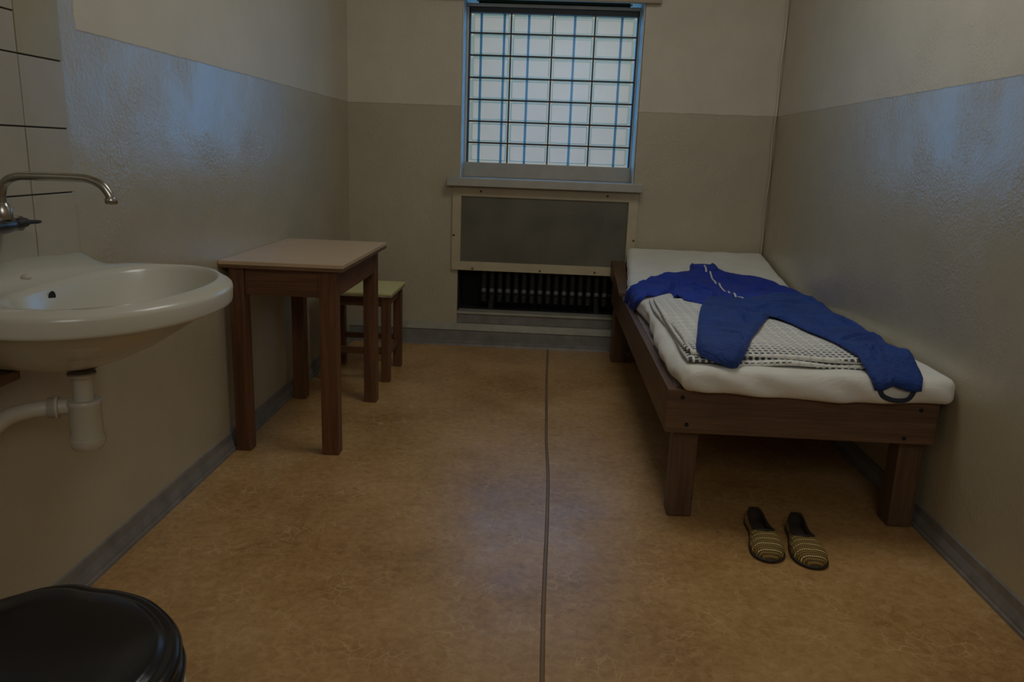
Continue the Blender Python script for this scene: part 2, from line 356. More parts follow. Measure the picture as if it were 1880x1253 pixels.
# tilting vent sash above the grid
box('vent_rail', (WX0+.006,4.90,2.004), (WX1-.006,4.95,2.022), M['reveal'], win, .003)
box('vent_panel', (-.46,4.93,2.022), (.43,4.94,2.06), M['black_metal'], win)
for z in (2.032,2.046): box('vent_slat', (-.47,4.905,z), (.44,4.925,z+.005), M['blue_metal'], win, .001)
o = box('curtain_board', (-.75,4.70,2.012), (.582,YB,2.15), M['pelmet'], None, .004); tag(o, 'brown painted board on the wall above the window, cut by the picture top', 'board')
# courtyard ground beyond the glass; building added, sized and coloured to grey the panes
o = boxes('added_building', [((-1.9,12,-.6),(1.8,18,4.35))], M['facade']); tag(o, 'added ochre building that makes the window glass look neutral grey', 'building')
struct(boxes('ground', [((-30,YB+D,-.7),(30,40,-.6))], M['ground']))

# ------------------------------------------------------------ radiator and its cover
rad = thing('radiator', 'dark cast iron radiator in the niche under the window, behind the mesh cover', 'radiator', (0,4.88,.209))
def section_mesh():
    bm = bmesh.new()
    for (y0, y1) in ((-.055,-.015),(.015,.055)): bm_box(bm, (-.015,y0,.05), (.015,y1,.60), .006)
    bm_box(bm, (-.020,-.062,.575), (.020,.062,.625), .012); bm_box(bm, (-.020,-.055,.09), (.020,.06,.14), .012)
    me = bpy.data.meshes.new('section'); bm.to_mesh(me); bm.free(); me.materials.append(M['iron']); return me
def hub_mesh():
    bm = bmesh.new(); bmesh.ops.create_uvsphere(bm, u_segments=14, v_segments=8, radius=.0165)
    me = bpy.data.meshes.new('hub'); bm.to_mesh(me); bm.free(); me.materials.append(M['lit_iron'])
    for p_ in me.polygons: p_.use_smooth = True
    return me
sme, hme = section_mesh(), hub_mesh()
for i in range(16):
    o = bpy.data.objects.new('section', sme); C.objects.link(o); o.parent = rad; o.location = (-.376+.0502*i,0,0)
    h = bpy.data.objects.new('hub', hme); C.objects.link(h); h.parent = o; h.location = (0,-.058,.124)
for x in (-.33,.33): box('foot', (x-.015,-.05,0), (x+.015,.05,.06), M['iron'], rad)
tube('pipe', [(.39,0,.115),(.50-.006,0,.115)], .010, M['lit_iron'], rad, 12)
gr = thing('radiator_cover', 'beige wooden frame with dark wire mesh under the window sill', 'cover', (-.02,YB,.47))
GX = .02
def gb(a, b_, nm='frame_rail'): return box(nm, (a[0]+GX,-.022,a[1]), (b_[0]+GX,-.001,b_[1]), M['board'], gr, .002)
gb((-.57,.444),(.533,.50)); gb((-.57,0),(.533,.053)); gb((-.57,.053),(-.517,.444),'frame_stile'); gb((.478,.053),(.533,.444),'frame_stile')
wr = []; x = -.517
while x < .478: wr.append(((x+GX,-.010,.053),(x+GX+.0042,-.006,.444))); x += .0078
z = .055
while z < .443: wr.append(((-.517+GX,-.0125,z),(.478+GX,-.008,z+.0046))); z += .0078
o = boxes('wire_mesh', wr, M['mesh'], gr); o['kind'] = 'stuff'
for (x, z) in ((-.558,.21),(-.44,.012),(-.03,.014),(.30,.018),(.52,.22),(-.40,.475),(.35,.475)):
    lathe('screw', [(.007,0),(.007,.002),(.003,.004)], M['screw'], gr, 10, (x+GX,-.0225,z), 'Y').scale = (1,1,1)
for ch in gr.children:
    if ch.name.startswith('screw'):
        for v_ in ch.data.vertices: v_.co.y = -.0225-(v_.co.y+.0225)

# ------------------------------------------------------------ wall tiles
tl = thing('wall_tiles', 'patch of square beige glazed tiles on the left wall behind the tap', 'tiles', (XL,1.5,.8))
box('grout', (0,-.46,.0), (.004,.4445,1.2), M['grout'], tl, 0)
rows = [.03,.082,.235,.388,.545,.70,.856,1.01,1.165]; cols = [1.945,1.779,1.613,1.447,1.281,1.115]
for j in range(1, len(rows)-1):
    for i in range(len(cols)-1):
        y1, y0 = cols[i]-1.5, cols[i+1]-1.5
        zs = [(rows[j], rows[j+1])]
        if j == 4 and i >= 1: zs = [(rows[j], .633), (.633, rows[j+1])]
        for za, zb in zs:
            box('tile', (.004,y0+.0017,za+.0017), (.0105+random.uniform(-.0006,.0006),y1-.0017,zb-.0017), M['tile_yellow'] if (j >= 4 and i == 0) or random.random() < .08 else M['tile'], tl, .0012)

# ------------------------------------------------------------ washbasin
sk = thing('washbasin', 'white ceramic washbasin mounted on the left wall below the tap', 'washbasin', (XL,1.71,.655))
def contour(xf, hw, xb=0, nf=2.2, nb=7, xc=.2, n=112, yo=0):
    out = []
    for k in range(n):
        a = 2*PI*k/n; c_, s_ = math.cos(a), math.sin(a)
        ex = (xf-xc) if c_ >= 0 else (xc-xb); e = nf if c_ >= 0 else nb
        out.append((xc+math.copysign(ex*abs(c_)**(2/e), c_), yo+math.copysign(hw*abs(s_)**(2/e), s_)))
    return out
rings = []   # (xf, hw, xb, z, nb, ledge)
def lz(x, y, amt): return (1-ss(.02,.085,x))*.017*(1-ss(0,.235,abs(y)))+(1-ss(.010,.042,x))*.040*(1-ss(.21,.335,abs(y)))
spec = [(.20,.05,.04,.016,2.2,0,.12),(.215,.11,.0,.012,4,0,.12),(.245,.15,.0,.024,5,0,.12),(.30,.195,.0,.050,5,0,.15),(.355,.242,.0,.085,5,0,.19),(.405,.285,.0,.118,5,0,.2),(.430,.303,.0,.133,5,0,.2),
        (.452,.328,.0,.1365,6,0,.2),(.4605,.3365,.0,.140,6,0,.2),(.462,.338,.0,.146,6,0,.2),(.4635,.3395,.0,.172,6,.4,.2),(.462,.338,.0,.179,6,.7,.2),(.457,.333,.0,.184,6,.9,.2),(.444,.322,.006,.191,6,1,.2),(.434,.314,.04,.1945,5,.8,.22),
        (.428,.309,.090,.1955,3,.0,.24),(.421,.304,.098,.192,2.6,0,.24),(.414,.298,.104,.182,2.5,0,.24),(.396,.283,.114,.145,2.3,0,.24),(.36,.25,.128,.10,2.2,0,.24),(.31,.20,.14,.065,2.1,0,.22),(.25,.12,.155,.045,2,0,.2),(.215,.03,.175,.040,2,0,.195)]
V = []; nn = 240
for xf, hw, xb, z, nb, led, xc in spec:
    for (x, y) in contour(xf, hw, xb, 2.05, nb, xc, nn): V.append((x, y, z + (lz(x, y, .042)*led if led else 0)))
F = []
for i in range(len(spec)-1):
    for k in range(nn): F.append((i*nn+k, i*nn+(k+1)%nn, (i+1)*nn+(k+1)%nn, (i+1)*nn+k))
F += [tuple(range(nn)), tuple(range((len(spec)-1)*nn, len(spec)*nn))]
bowl = mk('basin', V, F, M['ceramic'], sk, True)
lathe('overflow_hole', [(.0,0),(.010,0),(.012,.0015),(.013,.001)], M['hole'], sk, 20, (.1085,-.048,.167), 'X')
bpy.data.objects['overflow_hole'].rotation_euler = (0,0,0)
lathe('tap_hole_cap', [(.010,0),(.010,.005),(.006,.009)], M['plastic'], sk, 18, (.045,-.035,.203))
lathe('waste_rim', [(.032,-.006),(.034,-.002),(.034,.0),(.030,.006)], M['rubber'], sk, 32, (.158,-.045,.010))
box('wall_bracket', (0,-.30,-.012), (.05,-.095,.010), M['edge'], sk)
tp = thing('bottle_trap', 'white plastic bottle trap hanging under the washbasin', 'trap', (-1.040,1.665,.650))
lathe('tailpiece', [(.030,-.004),(.030,.0),(.030,-.006),(.0215,-.016),(.0215,-.075)], M['plastic'], tp)
lathe('bottle_body', [(.020,-.064),(.034,-.065),(.036,-.068),(.0365,-.075),(.034,-.080),(.0355,-.150),(.036,-.154)], M['plastic'], tp)
lathe('bottle_cup', [(.0375,-.153),(.0385,-.156),(.0385,-.166),(.035,-.176),(.031,-.182),(.012,-.186)], M['plastic'], tp)
tube('outlet_pipe', smoothpath([(-.02,0,-.082),(-.07,-.022,-.082),(-.105,-.055,-.082),(-.125,-.10,-.088),(-.135,-.16,-.12),(-.15,-.20,-.17),(-.175,-.22,-.20)],6), .0185, M['plastic'], tp)
d = Vector((-.05,-.022,0)).normalized()
tube('union_nut', [Vector((-.052,-.014,-.082)), Vector((-.052,-.014,-.082))+d*.006, Vector((-.052,-.014,-.082))+d*.007, Vector((-.052,-.014,-.082))+d*.022], [.027,.027,.024,.023], M['plastic'], tp, 18)
fc = thing('wall_tap', 'chrome wall tap with long curved swivel spout over the washbasin', 'tap', (-1.19,1.60,.99))
lathe('inlet', [(.022,0),(.026,.004),(.018,.012),(.016,.05)], M['chrome'], fc, 24, (0,-.06,-.008), 'X')
lathe('inlet', [(.022,0),(.026,.004),(.018,.012),(.016,.05)], M['chrome'], fc, 24, (0,.06,-.008), 'X').name = 'inlet'
tube('mixer_body', [(.055,-.150,-.008),(.055,-.135,-.008),(.055,-.085,-.008),(.055,0,-.008),(.055,.022,-.008),(.055,.032,-.008)], [.012,.015,.017,.017,.014,.011], M['dark_chrome'], fc, 20)
tube('handle', [(.055,.028,-.008),(.058,.040,-.006),(.062,.058,-.005),(.065,.066,-.005),(.070,.088,-.006),(.071,.095,-.006)], [.009,.011,.010,.005,.004,.003], M['rubber'], fc, 16)
lathe('spout_nut', [(.017,0),(.018,.004),(.018,.022),(.013,.030),(.011,.034)], M['chrome'], fc, 24, (.055,.0,.006))
sp_ = smoothpath([(.055,0,.03),(.056,0,.058),(.066,0,.082),(.092,0,.095),(.13,0,.097),(.22,0,.097),(.25,0,.0935),(.272,0,.083),(.285,0,.066),(.288,0,.056)],6)
tube('spout', sp_, .0088, M['chrome'], fc, 16)
lathe('aerator', [(.0105,0),(.0125,.003),(.0125,.010),(.010,.014)], M['chrome'], fc, 18, (.2885,0,.046))

# ------------------------------------------------------------ toilet
to = thing('toilet', 'toilet with closed glossy black seat lid, cut by the bottom left corner', 'toilet', (-.70,.925,0))
LW = [(-.235,.135),(-.20,.140),(-.153,.166),(-.125,.196),(-.100,.214),(-.075,.2235),(-.054,.2245),(-.035,.2195),(-.015,.2165),(.015,.214),(.051,.205),(.085,.190),(.12,.164),(.15,.135),(.175,.100),(.192,.062),(.200,.030),(.2025,0)]
def lid_contour(a, b_, neck, n=120, back=-.235):
    kx, ky = a/.2025, b_/.2245
    P_ = smoothpath([(x*(kx if x > 0 else abs(back)/.235), y*ky, 0) for x, y in LW], 4)
    return [(q.x,q.y) for q in P_] + [(q.x,-q.y) for q in P_[::-1][1:]]
def loft(name, rings_, mat, parent, caps=True):
    n = len(rings_[0]); V = [v_ for R_ in rings_ for v_ in R_]; F = []
    for i in range(len(rings_)-1):
        for k in range(n): F.append((i*n+k, i*n+(k+1)%n, (i+1)*n+(k+1)%n, (i+1)*n+k))
    if caps: F += [tuple(range(n)), tuple(range((len(rings_)-1)*n, len(rings_)*n))]
    return mk(name, V, F, mat, parent, True)
def lr(a, b_, z, neck=.62, back=-.235): return [(x, y, z) for x, y in lid_contour(a, b_, neck, back=back)]
loft('lid', [lr(0.1982,.222,.421), lr(0.2031,.227,.424), lr(0.2040,.228,.431), lr(0.1992,.223,.438), lr(0.1895,.213,.441), lr(0.1837,.207,.4405),
             lr(0.1779,.201,.4415), lr(0.1731,.196,.4465), lr(0.1663,.189,.449), lr(0.0967,.12,.4505,.8,-.19), lr(0.0193,.02,.451,.9,-.03)], M['black_plastic'], to)
loft('seat', [lr(0.1982,.222,.392), lr(0.2060,.230,.396), lr(0.2079,.232,.405), lr(0.2050,.229,.414), lr(0.1934,.217,.418)], M['black_plastic'], to)
for y in (-.07,.07): box('hinge', (-.262,y-.018,.392), (-.215,y+.018,.43), M['black_plastic'], to, .006)
def er(a, b_, z, xo=0, back=None): return [(xo+(a if math.cos(2*PI*k/120) > 0 else (back or a))*math.cos(2*PI*k/120), b_*math.sin(2*PI*k/120), z) for k in range(120)]
loft('bowl', [er(.13,.11,0,-.12,.17), er(.13,.11,.03,-.12,.17), er(.10,.09,.10,-.12,.16), er(.12,.10,.18,-.10,.17), er(.18,.15,.27,-.03,.22), er(.20,.18,.34,0,.25), er(.207,.195,.37,0,.27), er(.207,.195,.388,0,.27), er(.20,.188,.392,0,.26)], M['ceramic'], to)

# ------------------------------------------------------------ table and stool
tb = thing('table', 'small dark wooden table with beige laminate top against the left wall', 'table', (-.965,3.19,0))
ox, oy = .965, -3.19
tx0, tx1, ty0, ty1 = -1.170, -.734, 2.798, 3.585
box('tabletop', (-1.196+ox,ty0+oy,.737), (tx1+ox,ty1+oy,.7505), M['laminate'], tb, .001)
box('top_edging', (-1.196+ox,ty0+oy+.001,.724), (tx1+ox-.001,ty1+oy-.001,.737), M['edge'], tb, .001)
lw = .058
for (x, y) in ((-1.172,2.828),(-.834,2.828),(-.826,3.50),(-1.162,3.50)):
    box('leg', (x+ox,y+oy,0), (x+ox+(.066 if x > -1 and y < 3 else lw),y+oy+lw,.724), M['wood_z'], tb, .004)
box('apron', (-1.114+ox,2.838+oy,.62), (-.822+ox,2.858+oy,.724), M['wood_x'], tb, .001)
box('apron', (-1.114+ox,3.528+oy,.62), (-.822+ox,3.548+oy,.724), M['wood_x'], tb, .001)
box('apron', (-.792+ox,2.886+oy,.62), (-.772+ox,3.50+oy,.724), M['wood_y'], tb, .001)
box('apron', (-1.160+ox,2.886+oy,.62), (-1.140+ox,3.50+oy,.724), M['wood_y'], tb, .001)
st = thing('stool', 'small wooden stool with pale yellow seat standing behind the table', 'stool', (-.95,4.015,0))
def sb(n_, a, b_, m_, bev=.002): return box(n_, (a[0]+.95,a[1]-4.015,a[2]), (b_[0]+.95,b_[1]-4.015,b_[2]), m_, st, bev)
sx0, sx1, sy0, sy1 = -1.14, -.757, 3.822, 4.208
sb('seat', (sx0,sy0,.457), (sx1,sy1,.467), M['laminate_y'], .001); sb('seat_edging', (sx0+.001,sy0+.001,.446), (sx1-.001,sy1-.001,.457), M['edge_y'], .001)
sw = .044
for x in (sx0+.014, sx1-.014-sw):
    for y in (sy0+.014, sy1-.014-sw): sb('leg', (x,y,0), (x+sw,y+sw,.446), M['wood_z'], .003)
for y in (sy0+.022, sy1-.044): sb('apron', (sx0+.058,y,.395), (sx1-.058,y+.02,.446), M['wood_x'], .001)
for x in (sx0+.022, sx1-.044): sb('apron', (x,sy0+.058,.395), (x+.02,sy1-.058,.446), M['wood_y'], .001)
sb('stretcher', (sx0+.058,sy0+.022,.145), (sx1-.058,sy0+.044,.178), M['wood_x']); sb('stretcher', (sx0+.058,sy1-.046,.150), (sx1-.058,sy1-.024,.178), M['wood_x'])
for x in (sx0+.024, sx1-.046): sb('stretcher', (x,sy0+.058,.130), (x+.022,sy1-.058,.160), M['wood_y'])

# ------------------------------------------------------------ bed
bd = thing('bed', 'low dark wooden bed frame with thick legs along the right wall', 'bed', (.83,3.55,0))
def bb(n_, a, b_, m_, bev=.003): return box(n_, (a[0]-.83,a[1]-3.55,a[2]), (b_[0]-.83,b_[1]-3.55,b_[2]), m_, bd, bev)
fb = bb('footboard', (.408,2.398,.316), (1.256,2.44,.461), M['bed_x'])
for (x, z) in ((.455,.435),(.475,.345),(1.20,.43),(1.16,.335)):
    tube('bolt', [(x-.83,2.3985-3.55,z),(x-.83,2.3965-3.55,z)], .007, M['hole'], fb, 12)
bb('side_rail', (.408,2.4405,.316), (.436,4.69,.461), M['bed_y']); bb('side_rail', (1.228,2.4405,.316), (1.256,4.69,.461), M['bed_y'])
bb('head_rail', (.436,4.66,.316), (1.228,4.69,.461), M['bed_x'])
for (x, y) in ((.447,2.450),(1.180,2.460)):
    bb('leg', (x,y,0), (x+.082,y+.08,.430), M['bed_z'], .008)
for (x, y) in ((.437,4.46),(1.145,4.46)): bb('leg', (x-.027,y,0), (x+.062,y+.09,.316), M['bed_z'], .006)
y = 2.4405; k = 0
while y < 4.08:
    yw = min(.135+.02*math.sin(k*2.3), 4.08-y)
    bb('base_board', (.437,y+.002,.440), (1.227,y+yw-.003,.4595), M['slat'], .002); y += yw; k += 1
# tilted head board with its side cheeks
def prism(n_, x0, x1, poly, m_, par): 
    V = [(x0-.83,y-3.55,z) for y,z in poly]+[(x1-.83,y-3.55,z) for y,z in poly]; n = len(poly)
    return mk(n_, V, [tuple(range(n)),tuple(range(n,2*n))]+[(i,(i+1)%n,n+(i+1)%n,n+i) for i in range(n)], m_, par)
prism('head_ramp', .478, 1.250, [(4.085,.460),(4.69,.548),(4.69,.562),(4.085,.466)], M['bed_x'], bd)
prism('ramp_cheek', .395, .462, [(4.085,.4615),(4.695,.4615),(4.695,.566),(4.60,.560),(4.085,.476)], M['bed_y'], bd)
prism('ramp_cheek', 1.20, 1.256, [(4.085,.4615),(4.69,.4615),(4.69,.547)], M['bed_y'], bd)

# bedding surface: height and drape over the mattress edge
XM, YF, RB = .437, 2.35, .035
def z0(x, y):
    z = .545+max(0,y-4.05)/.63*.105
    return z+.033*ss(.44,.49,x)*(1-ss(1.15,1.2,x))*ss(2.36,2.43,y)*(1-ss(3.5,3.62,y))
def bend(e, u_):
    a = e+RB-u_
    if a <= 0: return u_, 0, 0
    if a < RB*PI/2: return e+RB-RB*math.sin(a/RB), RB-RB*math.cos(a/RB), a/RB
    return e, RB+a-RB*PI/2, PI/2
def surf(u_, s_, off):
    x, dx, ax = bend(XM, u_); y, dy, ay = bend(YF, s_)
    return Vector((x-off*math.sin(ax), y-off*math.sin(ay), z0(x,y)-dx-dy+off*math.cos(ax)*math.cos(ay)))
# mattress
def rbox(name, a, b_, rad_, n3, mat, parent, deform):
    bm = bmesh.new(); V = {}; vs_ = []; F = []
    def vid(i, j, k):
        if (i,j,k) not in V:
            q = Vector([a[t_]+(b_[t_]-a[t_])*ijk/n3[t_] for t_, ijk in enumerate((i,j,k))])
            inn = Vector([min(max(q[t_],a[t_]+rad_),b_[t_]-rad_) for t_ in range(3)]); dd = q-inn
            if dd.length > 0: q = inn+dd.normalized()*rad_
            V[(i,j,k)] = len(vs_); vs_.append(deform(q))
        return V[(i,j,k)]
    nx, ny, nz_ = n3
    for i in range(nx):
        for j in range(ny):
            for k in (0,nz_): F.append((vid(i,j,k),vid(i+1,j,k),vid(i+1,j+1,k),vid(i,j+1,k)))
    for i in range(nx):
        for k in range(nz_):
            for j in (0,ny): F.append((vid(i,j,k),vid(i+1,j,k),vid(i+1,j,k+1),vid(i,j,k+1)))
    for j in range(ny):
        for k in range(nz_):
            for i in (0,nx): F.append((vid(i,j,k),vid(i,j+1,k),vid(i,j+1,k+1),vid(i,j,k+1)))
    return mk(name, vs_, F, mat, parent, True)
def defm(q):
    x, y, z = q; zt = (z-.462)/.083
    top = ss(.5,1,zt)
    n1 = noise.noise(Vector((x*4,y*3,z*4)))
    # slack folds of the sheet at the front and the left corner
    fr = 1-ss(2.36,2.60,y); lf = 1-ss(.44,.60,x)
    w_ = math.sin(x*34+z*60+3*noise.noise(Vector((x*5,y*5,2))))*.0065*fr*(1-.8*top) + math.sin((x-y)*48+z*30)*.011*fr*lf
    y2 = y - w_ - .006*fr*(1-top)*noise.noise(Vector((x*7,0,z*9)))
    z2 = z + .005*n1*top + .006*math.sin(x*30+8*noise.noise(Vector((x*4,y*6,5))))*fr*top*(1-top)*2 + .004*noise.noise(Vector((x*12,y*9,0)))*top
    z2 -= .012*fr*fr*(1-top)*(.6+.5*math.sin(x*7.5+1)) * (1 if y < 2.4 else 0)
    x2 = x - .014*(1-top)*math.sin(y*5.2)*lf*(y < 4) + .009*noise.noise(Vector((y*9,z*14,4)))*lf*(1-.6*top)
    ra = max(0,y-4.05)/.63
    if y > 4.05: z2 += ra*.105
    x2 += (.045*ra if x < .6 else 0)*(1 if x < .5 else (.6-x)/.1)
    return Vector((x2, y2, z2))
mt = rbox('mattress', (XM,YF,.462), (1.283,4.705,.545), .034, (60,150,7), M['sheet'], None, defm)
for v_ in mt.data.vertices: v_.co -= Vector((.86,3.5,.46))
mt.location = (.86,3.5,.46); tag(mt, 'thin mattress in a white sheet on the wooden bed, raised at the head end', 'mattress')
# folded blanket: layers of folded cloth under one another
def defb(zt0, layer):
    def g(q):
        x, y, z = q
        n1 = noise.noise(Vector((x*6,y*6,layer*3)))*.003
        sk_ = .035*(y-2.4)*0
        return Vector((x+.006*math.sin(y*9+layer), y+.010*math.sin(x*6+layer*2)*(y < 3), z+n1+.0025*math.sin(x*22+y*9)))
    return g
bl = thing('blanket', 'folded white blanket with dark checks under the blue clothes on the bed', 'blanket', (.83,3.0,.545))
def blk(n_, a, b_, rr, n3, lay):
    o_ = rbox(n_, a, b_, rr, n3, M['blanket'], bl, defb(0,lay))
    for v_ in o_.data.vertices: v_.co -= Vector((.83,3.0,.545))
blk('blanket_fold', (.464,2.405,.547), (1.185,3.46,.563), .0079, (60,80,3), 1)
blk('blanket_fold', (.480,2.425,.561), (1.155,3.43,.579), .0089, (60,80,3), 2)
tube('hem_roll', smoothpath([(.484-.83,3.40-3,.030),(.476-.83,3.2-3,.031),(.470-.83,2.9-3,.029),(.466-.83,2.6-3,.031),(.474-.83,2.46-3,.030),(.50-.83,2.43-3,.028),(.55-.83,2.425-3,.024)],8), [.006]*49, M['blanket'], bl, 10)

# ------------------------------------------------------------ clothes
def inside(px, py, poly):
    c_ = False; n = len(poly)
    for i in range(n):
        x1, y1 = poly[i]; x2, y2 = poly[i-1]
        if (y1 > py) != (y2 > py) and px < (x2-x1)*(py-y1)/(y2-y1)+x1: c_ = not c_
    return c_
def dist(px, py, poly):
    b_ = 9
    for i in range(len(poly)):
        x1, y1 = poly[i-1]; x2, y2 = poly[i]; dx, dy = x2-x1, y2-y1
        t_ = max(0,min(1,((px-x1)*dx+(py-y1)*dy)/(dx*dx+dy*dy+1e-12))); b_ = min(b_, math.hypot(px-x1-t_*dx, py-y1-t_*dy))
    return b_
def rounded(poly, n=4):
    out = []; N_ = len(poly)
    for i in range(N_):
        a, b_, c_, d = [Vector((*poly[(i+k)%N_],0)) for k in (-1,0,1,2)]
        L_ = (c_-b_).length
        m_ = max(1,int(L_/.018))
        for k in range(m_):
            s = k/m_; q = .5*((2*b_)+(c_-a)*s+(2*a-5*b_+4*c_-d)*s*s+(3*b_-a-3*c_+d)*s**3)*1.0
            l = b_.lerp(c_, s); q = l.lerp(q, .6); out.append((q.x,q.y))
    return out
def garment(name, poly, mat, parent, thick, base, wr, res=.0075, seed=0):
    P_ = rounded(poly); pts = [Vector((x,y)) for x,y in P_]; nb = len(pts)
    xs = [q[0] for q in P_]; ys = [q[1] for q in P_]
    x = min(xs)
    while x < max(xs):
        y = min(ys)
        while y < max(ys):
            qx, qy = x+random.uniform(-.002,.002), y+random.uniform(-.002,.002)
            if inside(qx,qy,P_) and dist(qx,qy,P_) > .006: pts.append(Vector((qx,qy)))
            y += res
        x += res
    r_ = geometry.delaunay_2d_cdt(pts, [], [list(range(nb))], 1, 1e-5)
    vs_, es_, fs_ = r_[0], r_[1], r_[2]; V = []; n = len(vs_)
    for v_ in vs_:
        d_ = dist(v_.x, v_.y, P_); e = min(1, d_/.016); e = math.sqrt(max(0,1-(1-e)**2))
        h = base + .0015 + thick*e*(1+.3*noise.noise(Vector((v_.x*9,v_.y*9,seed)))) + wr(v_.x,v_.y)*e
        V.append(surf(v_.x, v_.y, h))
    for v_ in vs_: V.append(surf(v_.x, v_.y, base))
    cnt = {}
    for f_ in fs_:
        for a, b_ in zip(f_, f_[1:]+f_[:1]): cnt[tuple(sorted((a,b_)))] = cnt.get(tuple(sorted((a,b_))),0)+1
    F = [tuple(f_) for f_ in fs_]+[tuple(i+n for i in f_[::-1]) for f_ in fs_]+[(a,b_,b_+n,a+n) for (a,b_), c_ in cnt.items() if c_ == 1]
    org = Vector(parent.location)
    return mk(name, [v_-org for v_ in V], F, mat, parent, True)
JK = [(.804,4.373),(.826,4.348),(.872,4.341),(.906,4.352),(.936,4.402),(.945,4.318),(.976,4.262),(1.071,4.223),(1.158,4.163),(1.225,4.064),(1.255,3.87),(1.272,3.70),(1.262,3.50),(1.205,3.48),(1.195,3.62),(1.150,3.76),(1.112,3.62),(1.10,3.40),(.95,3.20),(.778,3.17),(.690,3.23),(.650,3.307),(.610,3.37),(.598,3.52),(.605,3.74),(.514,3.60),(.449,3.535),(.383,3.62),(.335,3.77),(.268,3.97),(.298,4.075),(.363,3.955),(.419,3.90),(.453,3.93),(.51,4.039),(.56,4.13),(.614,4.164),(.701,4.208),(.782,4.266)]
TR = [(.692,3.318),(.636,3.142),(.575,2.865),(.535,2.663),(.505,2.516),(.490,2.43),(.498,2.396),(.538,2.379),(.589,2.364),(.607,2.366),(.624,2.384),(.645,2.421),(.711,2.614),(.804,2.848),(.879,3.022),(.899,3.0),(.926,2.908),(.942,2.80),(.968,2.694),(.988,2.586),(.993,2.456),(.995,2.403),(1.004,2.372),(1.022,2.325),(1.047,2.326),(1.075,2.338),(1.116,2.327),(1.162,2.329),(1.168,2.361),(1.170,2.43),(1.183,2.567),(1.196,2.769),(1.200,2.98),(1.228,3.24),(1.250,3.47),(1.240,3.57),(1.159,3.52),(1.051,3.55),(.84,3.36),(.765,3.365)]
org = (.85,3.5,.58)
jk = thing('jacket', 'royal blue zip jacket lying flat with arms spread on the bed', 'jacket', org)
def creases(x, y, L):
    h = 0
    for x1, y1, x2, y2, d_, w_ in L:
        dx, dy = x2-x1, y2-y1; t_ = ((x-x1)*dx+(y-y1)*dy)/(dx*dx+dy*dy); q = max(0,min(1,t_))
        dd = math.hypot(x-x1-q*dx, y-y1-q*dy); e_ = math.sin(PI*max(.03,min(.97,q)))**.5
        w_ *= .75; h += 2.1*(-d_*math.exp(-(dd/w_)**2)+d_*.8*math.exp(-((dd-1.9*w_)/w_)**2))*e_
    return h
CJ = [(.66,3.98,.61,3.72,.010,.012),(.33,3.98,.50,3.80,.008,.014),(.40,4.02,.60,3.93,.007,.013),(.70,4.05,.86,3.55,.009,.013),(.74,3.85,.70,3.42,.007,.012),(.97,4.12,1.12,3.70,.008,.013),
      (1.10,4.10,1.21,3.70,.009,.012),(.95,3.75,1.06,3.45,.008,.013),(.80,3.60,.72,3.30,.007,.012),(.93,4.22,1.02,3.98,.006,.010)]
CT = [(.68,3.26,.97,3.20,.010,.014),(.66,3.16,.84,3.06,.009,.012),(.84,3.10,1.04,3.16,.010,.013),(.76,3.02,.74,2.80,.008,.010),(.55,2.80,.70,2.72,.006,.012),(.53,2.62,.67,2.58,.008,.014),(.97,3.30,1.13,3.34,.007,.013),
      (1.00,2.60,1.16,2.70,.008,.013),(1.02,2.48,1.14,2.46,.008,.012),(1.04,2.40,1.06,2.55,.007,.010),(.93,3.05,1.05,2.80,.007,.013),(1.06,3.05,1.15,2.80,.007,.014),(1.13,3.44,1.18,3.2,.008,.013)]
def wj(x, y):
    a = .0075*math.sin(28*(x*.8+y*.9)+6*noise.noise(Vector((x*5,y*5,1)))) + .011*noise.noise(Vector((x*13,y*7,3)))
    return a*.7 + creases(x,y,CJ)
garment('jacket_body', JK, M['jacket'], jk, .011, .002, wj)
garment('collar', [(.812,4.372),(.83,4.345),(.872,4.338),(.905,4.347),(.932,4.395),(.945,4.31),(.925,4.25),(.885,4.235),(.84,4.255),(.805,4.30)], M['jacket'], jk, .010, .014, lambda x,y: .004*math.sin(x*60), .010, 2)
garment('cuff', [(.335,3.76),(.268,3.965),(.298,4.07),(.352,3.965),(.39,3.80)], M['jacket'], jk, .006, .011, lambda x,y: .002*math.sin(y*160), .010, 5)
for a, b_ in ([(.872,4.333),(.862,4.20)],[(.883,4.207),(.872,3.985)],[(.888,3.985),(.868,3.755)],[(.879,3.73),(.840,3.42)],[(.846,3.40),(.856,3.36)]):
    n = 8; P_ = []
    for k in range(n+1):
        x, y = a[0]+(b_[0]-a[0])*k/n, a[1]+(b_[1]-a[1])*k/n
        P_.append(surf(x, y, .019+(.010 if y > 4.22 else 0)+wj(x,y)*.8)-Vector(org))
    tube('zip', smoothpath(P_[::2],4), .0050, M['zip'], jk, 8, .45)
tr_ = thing('trousers', 'faded blue tracksuit trousers spread over the blanket, one leg folded short', 'trousers', org)
def wt(x, y):
    a = .0060*math.sin(30*(y+.25*x)+5*noise.noise(Vector((x*6,y*4,7)))) + .012*noise.noise(Vector((x*8,y*11,9)))
    a += .009*math.exp(-((y-3.12+.3*(x-.7))/.02)**2)*(x < .95) - .004*math.exp(-((y-3.07+.3*(x-.7))/.015)**2)*(x < .95)
    return a*.7 + creases(x,y,CT) + .010*(1-ss(2.38,2.62,y))*(x < .8)
garment('trouser_body', TR, M['trousers'], tr_, .012, .0115, wt, seed=4)
garment('folded_leg', [(.545,2.70),(.515,2.55),(.500,2.44),(.512,2.405),(.560,2.388),(.600,2.38),(.622,2.40),(.640,2.45),(.672,2.56),(.665,2.66),(.60,2.71)], M['trousers'], tr_, .014, .020, lambda x,y: .004*math.sin(y*60+x*20), .010, 8)
